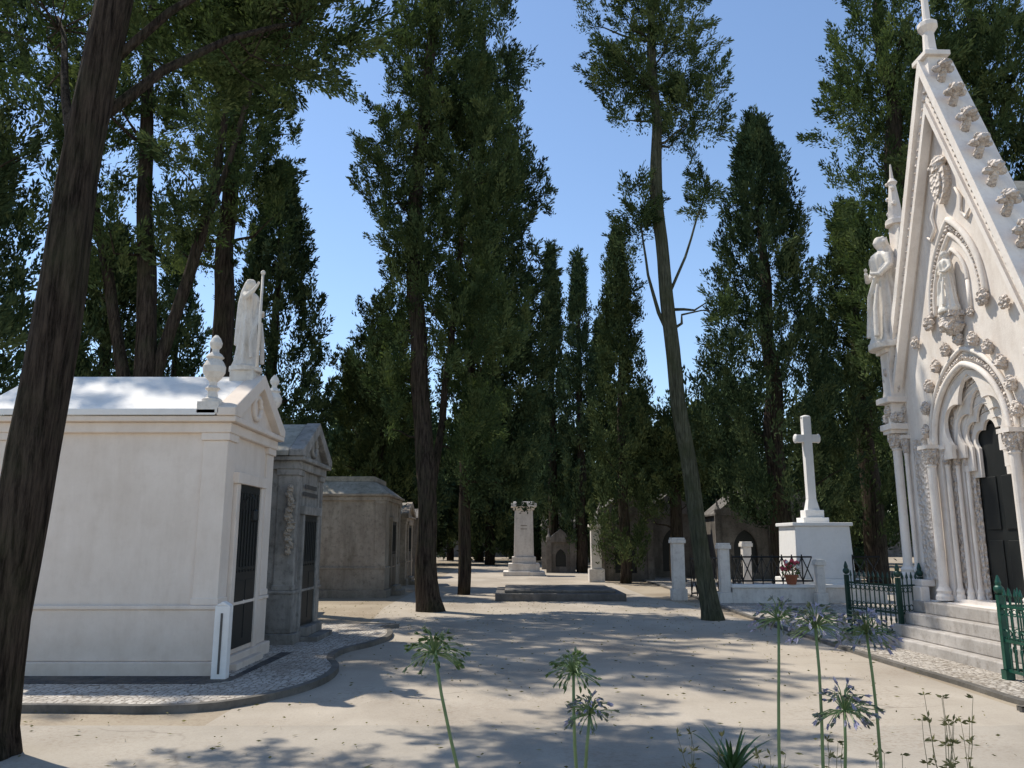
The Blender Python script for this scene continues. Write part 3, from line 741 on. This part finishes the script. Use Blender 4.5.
tree('cypress_tree',(-3.95,6.4),'large dark cypress trunk beside cobbled kerb','tree',
 [[(-.02,0,-.1,.25),(-.02,0,.2,.205),(0,0,1,.185),(.07,0,2.3,.182),(.17,.05,4.2,.168),(.25,.1,6,.15),(.36,.15,8.5,.13),(.38,.2,12,.07)],
  [(.22,.1,5.2,.05),(.6,.5,6.0,.042),(1.0,1.0,6.7,.032),(1.3,1.5,7.2,.024),(1.5,2.0,7.6,.015)],
  [(.22,.1,5.7,.045),(.7,.3,6.5,.035),(1.2,.6,7.2,.02)],
  [(.20,.1,4.6,.05),(-.4,.7,5.8,.04),(-1.1,1.5,7.3,.022)]],
 [(1.15,2.4,7.9,1.0,1.2,.9,130),(.5,2.0,8.8,1.2,1.4,1.1,110),(-.2,.5,10.6,1.8,2.0,1.6,130),(-1.4,1.8,7.8,1.2,1.2,1.1,110),(.3,3.6,8.8,1.2,1.3,.9,90),(.1,2.6,7.6,.9,1.0,.7,60)],
 .08,M_leaf,M_bark,11,140,80,.12,.3,.55,trunkn=22,maxl=1.7)
tree('cypress_tree',(-7.5,16.0),'multi-stemmed open-crowned cypress behind mausoleum','tree',
 [[(0,0,0,.28),(0,0,3,.24),(0,0,5,.22),(-.3,0,8,.17),(-.6,0,12,.12),(-.7,0,16,.05)],
  [(0,0,4,.15),(.5,.1,6.5,.12),(1.0,.2,9,.10),(1.3,.2,13,.05)],
  [(.5,.1,6.5,.08),(1.4,-.1,9.5,.06),(2.2,-.3,13,.04)],
  [(0,0,3.4,.15),(-.8,.1,6,.12),(-1.6,.2,9,.09),(-2,.2,13,.05)]],
 [(-1.7,0,11.2,1.9,1.8,3.2,240),(.8,0,11.8,1.5,1.8,3.4,240),(-.4,0,15.4,2.1,2.0,2.4,170),(2.2,-.4,14.2,1.3,1.7,1.4,150),(-1.2,0,7.8,1.1,1.2,1.0,45),(.7,0,8.0,.9,1,.9,35)],
 .11,M_leaf,M_bark,23,105,48,.16,.6,.62)
tree('cypress_tree',(-7.5,20.0),'tall straight dark cypress behind white mausoleum','tree',
 [[(0,0,0,.32),(0,0,6,.27),(-.1,0,11,.2),(0,0,19,.06)]],
 [(0,0,13.2,1.6,1.8,3.6,280),(-.2,0,17.5,1.6,1.8,3.0,160),(.8,0,11.0,1.0,1.2,1.4,55),(-1.2,0,9.6,1.0,.9,1.0,40)],
 .125,M_leaf,M_bark,31,100,40,.14,.6,.65)
tree('cypress_tree',(-12.3,16.0),'dense dark cypress at edge of tombs','tree',
 [[(0,0,0,.4),(0,0,6,.34),(.2,0,12,.2),(0,0,18,.06)]],
 [(0,0,11,2.3,2.2,3.4,300),(0,0,15.5,2.3,2.0,3.5,240),(0,0,6.5,1.9,1.8,2.0,150)],
 .15,M_leafb,M_bark,37,90,30,.09,.7,.7)
tree('cypress_tree',(-8.3,27),'conical dense dark green cypress','tree',[[(0,0,0,.3),(0,0,6,.2),(0,0,13.5,.04)]],
 [('cone',2.0,14.6,2.1,660)],.16,M_leafb,M_bark,41,90,8,0,.8,.8)
tree('cypress_tree',(-15.2,35),'slim conical cypress in the distance','tree',[[(0,0,0,.3),(0,0,6,.2),(0,0,13.5,.04)]],
 [('cone',1.5,15,1.6,320)],.22,M_leafb,M_bark,43,70,4,0,.85,.9)
tree('cypress_tree',(-20,28),'broad dark cypress beyond the tombs','tree',[[(0,0,0,.3),(0,0,6,.2),(0,0,13.5,.04)]],
 [('cone',1.5,17,3.0,520)],.24,M_leafb,M_bark,44,60,4,0,.8,.9)
tree('cypress_tree',(-12.6,24),'broad dark cypress behind the white mausoleum','tree',[[(0,0,0,.3),(0,0,6,.2),(0,0,11.5,.04)]],
 [('cone',1.5,11.0,2.1,420)],.18,M_leafb,M_bark,45,80,4,0,.75,.9)
tree('cypress_tree',(-4.9,29),'bushy green cypress between trunks','tree',[[(0,0,0,.28),(0,0,5,.2),(0,0,10.5,.04)]],
 [(0,0,6.8,1.7,1.8,2.9,340),(.3,0,9.4,1.1,1.2,1.3,100),(-.2,0,4.0,1.7,1.6,1.3,150)],.145,M_leafo,M_bark,47,95,16,.05,.7,.7)
tree('cypress_tree',(-1.95,18.9),'tall cypress with dark forked trunk beside avenue','tree',
 [[(0.1,0,-.1,.34),(.06,0,.3,.27),(0,0,1.5,.225),(-.15,0,4,.21),(-.45,0,7.5,.19),(-.5,0,10,.17),(-.2,0,14,.13),(0,0,19,.05)],
  [(.0,.1,2.5,.10),(.25,.5,4.5,.085),(.5,.6,8,.07),(.9,.8,12,.045)]],
 [(0,.2,14.2,1.55,1.7,3.4,420),(.95,.3,11.0,1.35,1.4,2.9,350),(-.5,0,8.8,1.05,1.1,1.8,180),(.1,0,18.2,1.4,1.6,2.4,180),(.95,.4,7.0,1.3,1.3,2.0,230),(-1.0,.0,11.2,1.05,.9,1.4,110),(-.9,.5,5.6,.9,.9,1.3,80),(.9,.7,4.4,.8,.8,1.2,65)],
 .10,M_leaf,M_bark,53,125,44,.08,.65,.62,trunkn=18)
tree('cypress_tree',(-1.45,24.6),'dense dark cypress behind forked trunk','tree',
 [[(0,0,0,.19),(0,0,5,.17),(.4,0,12,.14),(.5,0,19,.05)]],
 [(.9,0,12.5,1.6,1.9,4.2,440),(.8,0,17.5,1.1,1.3,3.0,150),(1.1,0,7.6,1.9,2.0,2.6,340),(1.1,0,4.4,1.5,1.6,1.8,200)],
 .14,M_leafb,M_bark,59,92,24,.0,.65,.75)
tree('cypress_tree',(4.02,16.9),'leaning cypress with long bare greyish trunk','tree',
 [[(.10,0,-.1,.25),(.05,0,.25,.195),(-.02,0,.8,.175),(-.12,0,1.8,.168),(-.26,0,2.9,.162),(-.44,0,4.5,.155),(-.55,0,6.1,.15),(-.70,0,9,.135),(-.74,0,10.5,.125),(-.70,0,14.5,.085),(-.6,0,17.5,.04)],
  [(-.50,0,5.8,.05),(-.78,0,6.5,.042),(-.97,.1,7.4,.03),(-1.1,.1,8.6,.02)],
  [(-.58,0,6.8,.035),(-.15,0,7.8,.028),(.35,.1,9.2,.018)]],
 [(-.75,0,13.2,1.35,1.3,2.3,290),(-.55,0,15.9,1.2,1.2,2.0,140),(.1,0,11.4,.95,1.0,1.2,95),(-1.5,.1,12.2,.7,.8,.8,42),(-1.15,.1,8.8,.5,.5,.9,38),(.35,.1,9.4,.35,.4,.7,22),(.6,.2,6.6,.3,.3,.5,9)],
 .09,M_leaf,M_bark2,61,120,38,.12,.5,.58,trunkn=18)
SG='slender cypresses at the end of the avenue'
tree('cypress_tree',(2.15,42),'slender columnar cypress in the distance','tree',[[(0,0,0,.3),(0,0,6,.2),(0,0,16.5,.04)]],[('cone',1.2,17.4,1.0,440)],.18,M_leafb,M_bark,67,75,4,0,.94,.8,group=SG)
tree('cypress_tree',(3.55,41),'slender columnar cypress in the distance','tree',[[(0,0,0,.3),(0,0,6,.2),(0,0,16.0,.04)]],[('cone',1.0,16.6,1.1,440)],.18,M_leafb,M_bark,68,75,4,0,.94,.8,group=SG)
tree('cypress_tree',(4.9,43),'slender columnar cypress in the distance','tree',[[(0,0,0,.3),(0,0,6,.2),(0,0,13.0,.04)]],[('cone',1.0,13.5,1.3,400)],.18,M_leafb,M_bark,69,75,4,0,.92,.8,group=SG)
tree('cypress_tree',(4.30,31),'narrow cypress with feathery ragged outline','tree',[[(0,0,0,.22),(0,0,6,.17),(.1,0,13,.04)]],[('cone',.7,14.0,1.3,480),(.1,0,10.5,.8,.7,2.6,60)],.14,M_leafo,M_bark,71,90,10,.0,.9,.8)
tree('cypress_tree',(9.3,28),'big conical cypress with dense dark crown','tree',[[(0,0,0,.4),(0,0,6,.3),(0,0,16,.05)]],[('cone',2.2,17.2,2.5,940)],.15,M_leafb,M_bark,73,95,12,0,.78,.85)
tree('cypress_tree',(13.4,30),'dense cypress with rounded green crown','tree',[[(0,0,0,.4),(0,0,6,.3),(0,0,14,.05)]],[('cone',1.5,14.6,2.4,620),(.5,0,9,2.0,2,3,140)],.16,M_leafo,M_bark,79,85,10,0,.7,.85)
tree('cypress_tree',(9.9,19.2),'tall spreading cypress behind the chapel','tree',[[(0,0,0,.36),(0,0,6,.28),(.1,0,12,.2),(0,0,19,.05)]],
 [(0,0,13,1.7,1.7,3.2,330),(.6,0,17.5,1.7,1.7,2.6,200),(-.1,0,8.8,1.5,1.5,2.4,270),(.3,0,5.4,1.3,1.3,1.8,165),(2.6,0,14.5,1.2,1.4,2.6,160)],.115,M_leaf,M_bark,83,105,30,.07,.6,.68)
tree('cypress_tree',(13.5,21),'dark cypress rising over the chapel roof','tree',[[(0,0,0,.4),(0,0,6,.3),(.1,0,12,.2),(0,0,19,.05)]],
 [(0,0,13,2.4,2.2,4.2,360),(0,0,6,2.2,2,3.0,180)],.17,M_leafb,M_bark,89,85,20,.05,.6,.8)
tree('cypress_tree',(6.4,31.5),'low bushy cypress hiding the far tombs','tree',[[(0,0,0,.3),(0,0,4,.2),(.1,0,6,.04)]],[(0,0,4.8,1.4,1.5,2.1,240)],.155,M_leafo,M_bark,97,80,8,.05,.6,.8)
pa=tree('cypress_tree',(-10,50),'distant broad dark cypress closing the view','tree',[[(0,0,0,.35),(0,0,5,.25),(0,0,10,.04)]],[('cone',.6,12,2.9,440),(0,0,4.4,3,3,3.4,190)],.30,M_leafb,M_bark,101,55,0,0,.75,1.1,group='distant belt of cypresses')
pb=tree('cypress_tree',(12,54),'distant broad dark cypress closing the view','tree',[[(0,0,0,.35),(0,0,5,.25),(0,0,10,.04)]],[(0,0,5.6,3.2,3.2,5.0,480)],.30,M_leafb,M_bark,103,55,0,0,.6,1.1,group='distant belt of cypresses')
random.seed(12)
spots=[(-46,60),(-40,55),(-34,58),(-28,52),(-23,56),(-18,50),(-14,57),(-6.5,56),(-2.5,62),(2,66),(6,60),(10,66),(16,56),(20,52),(25,57),(30,52),(36,58),(42,54),(-12,40),(-24,42),(18,42),(24,44),(-6.5,46),(7.5,48),(32,45),(-34,46),(0,72),(5,74),(11.5,42),(-1.5,54),(-5,66),(1,58)]
for i,(x,y) in enumerate(spots):
    src=pa if i%2 else pb
    e=dup(src[0],None,(x,y,0),random.uniform(0,6.28)); k=random.uniform(.75,1.05); e.scale=(k,k,k*random.uniform(.9,1.1))
    for part in src[1:]: dup(part,e)

# ------------------------------------------------------------------ foreground plants
M_agst=plain('agapanthus_stem',(.15,.22,.08),.5)
M_agl=plain('agapanthus_leaf',(.08,.15,.04),.4)
def agapanthus(base,heads,label,leaves=10,lh=.5,seed=0,group=None,mat=None,lil=.62):
    rn=random.Random(seed)
    e=empty('agapanthus',(base[0],base[1],0),label,'plant',0,group)
    for hi,(hx,hy,hz,hr) in enumerate(heads):
        p1=Vector((hx-base[0],hy-base[1],hz+hr*.05)); m=MB()
        p0=Vector((rn.uniform(-.03,.03),rn.uniform(-.03,.03),0))
        pts=[p0.lerp(p1,t)+Vector((0.02*math.sin(t*3+seed),0,0))*(t*(1-t)*4) for t in np.linspace(0,1,9)]
        m.tube(pts,[.0085-.003*t for t in np.linspace(0,1,9)],8)
        s=obj('stem',m,M_agst,e,smooth=True)
        m=MB(); P=[];D=[];Ln=[];T=[]
        for k in range(72):
            az=rn.random()*6.283; elv=rn.uniform(-.45,1.4)
            d=Vector((math.cos(az)*math.cos(elv),math.sin(az)*math.cos(elv),math.sin(elv)))
            L=hr*rn.uniform(.6,.95)
            mid=p1+d*L*.6+Vector((0,0,hr*.05)); tip=p1+Vector((d.x,d.y,d.z*.85))*L+Vector((0,0,-hr*rn.uniform(.0,.16)))
            m.tube([p1,mid,tip],[.0022,.0018,.0018],4)
            dd=(tip-mid).normalized()+Vector((0,0,-1))*rn.uniform(-.1,.6)
            hue=rn.random()
            for q in range(7):
                v=Vector((rn.gauss(0,1),rn.gauss(0,1),rn.gauss(0,1))).normalized()
                P.append(tip-v*.005); D.append(dd+v*.55); Ln.append(hr*rn.uniform(.15,.27)); T.append(min(1,max(0,rn.gauss(.88,.12) if hue>lil else rn.gauss(.42,.2))))
        obj('umbel',m,M_agst,s)
        mt=mat[hi] if isinstance(mat,list) else (mat or M_agap)
        leafcloud('florets',np.array([list(p) for p in P]),np.array([list(p) for p in D]),np.array(Ln),np.array(Ln)*.40,np.array(T),mt,s)
    if leaves:
        m=MB()
        for k in range(leaves):
            a=rn.random()*6.28; L=rn.uniform(.7,1.1)*lh*1.3; bend=rn.uniform(.3,.8); w=.016
            s=Vector((-math.sin(a),math.cos(a),0)); vs=[];N_=9
            for j in range(N_):
                t=j/(N_-1); r=L*bend*t**1.3; z=L*(t-.55*t*t*bend)
                c=Vector((math.cos(a)*r,math.sin(a)*r,z)); ww=w*(1-t)**.5+.001
                vs+= [c-s*ww,c+s*ww]
            m.add(vs,[(2*j,2*j+1,2*j+3,2*j+2) for j in range(N_-1)])
        obj('leaves',m,M_agl,e,smooth=True)
G='agapanthus flowering in the roadside bed'
agapanthus((.0,3.05),[(-.29,3.12,1.18,.12)],'single agapanthus seed head on leaning green stem',8,.4,1,G,None,.8)
agapanthus((.27,3.2),[(.235,3.2,1.10,.105),(.29,3.15,.96,.10)],'agapanthus with a green and a lilac head',8,.4,2,G,[M_agap,M_agapl],.65)
agapanthus((1.05,3.3),[(1.08,3.35,1.28,.11)],'agapanthus with lavender green umbel',8,.4,3,G,M_agapl,.45)
agapanthus((1.2,3.25),[(1.19,3.25,1.26,.125),(1.24,3.15,.97,.125)],'agapanthus with tall and low lavender umbels',8,.4,4,G,M_agapl,.45)
agapanthus((1.42,3.3),[(1.41,3.3,1.23,.13)],'agapanthus with wide lavender green umbel',8,.4,5,G,M_agapl,.45)
agapanthus((1.48,5.75),[],'low tuft of strappy green leaves at road edge',34,.33,6)
M_weed_s=plain('weed_stem',(.16,.15,.07),.8)
def weed(x,y,h,seed):
    rn=random.Random(seed); e=empty('weed',(x,y,0),'thin dry weed stalk with sparse leaves','plant',0,'dry weeds at the road edge')
    m=MB(); P=[];D=[]
    for b in range(4):
        p=Vector((0,0,0)); pts=[p.copy()]; dr=Vector((rn.uniform(-.18,.18),rn.uniform(-.1,.1),1))
        for k in range(8):
            p=p+dr*h/8+Vector((rn.uniform(-.015,.015),0,0)); pts.append(p.copy())
            for q in range(4): P.append(list(p)); D.append([rn.gauss(0,1),rn.gauss(0,1),rn.uniform(-.2,1)])
        m.tube(pts,[.0035-.0003*i for i in range(9)],5)
    obj('stem',m,M_weed_s,e); n=len(P)
    leafcloud('leaves',np.array(P),np.array(D),np.full(n,.038),np.full(n,.012),rg.random(n),M_weed,e)
for i,(x,y,h) in enumerate(((2.0,4.0,.75),(2.1,4.1,.85),(2.25,4.3,.68),(.92,4.2,.66),(1.75,4.0,.62),(1.6,4.3,.6),(1.3,4.2,.56))): weed(x,y,h,i)
n=1800; rr=np.random.default_rng(9)
P=np.stack([rr.uniform(-5,6,n),rr.uniform(6,22,n),np.full(n,.02)],1); D=np.stack([rr.normal(size=n),rr.normal(size=n),rr.uniform(0,.15,n)],1)
lit=leafcloud('leaf_litter',P,D,rr.uniform(.02,.07,n),rr.uniform(.008,.02,n),rr.random(n),M_weed,None); lit['kind']='stuff'; lit['label']='dry twigs and needles scattered on the path'; lit['category']='litter'

# ------------------------------------------------------------------ light, sky, camera
el=R(58); hx,hy=-.83,.56
sd=Vector((hx*math.cos(el),hy*math.cos(el),math.sin(el)))
L=bpy.data.lights.new('sun','SUN'); L.energy=5.0; L.angle=R(.53); L.color=(1,.94,.83)
so=bpy.data.objects.new('sun',L); COL.objects.link(so); so.rotation_euler=sd.to_track_quat('Z','Y').to_euler()
w=bpy.data.worlds.new('World'); scene.world=w; w.use_nodes=True; nt=w.node_tree
bg=nt.nodes['Background']; sk=nt.nodes.new('ShaderNodeTexSky'); sk.sky_type='NISHITA'; sk.sun_disc=False
sk.sun_elevation=el; sk.sun_rotation=math.atan2(hx,hy); sk.air_density=1.0; sk.dust_density=.15; sk.ozone_density=1.8
hs=nt.nodes.new('ShaderNodeHueSaturation'); hs.inputs['Saturation'].default_value=1.02; hs.inputs['Value'].default_value=1.25
nt.links.new(sk.outputs[0],hs.inputs['Color']); nt.links.new(hs.outputs[0],bg.inputs[0]); bg.inputs[1].default_value=.15
cam=bpy.data.cameras.new('camera'); cam.lens=28; cam.sensor_width=36; cam.clip_end=1500
co=bpy.data.objects.new('camera',cam); COL.objects.link(co); co.location=(0,0,1.6); co.rotation_euler=(R(101.1),0,0)
scene.camera=co
scene.view_settings.view_transform='Standard'; scene.view_settings.look='None'; scene.view_settings.exposure=0
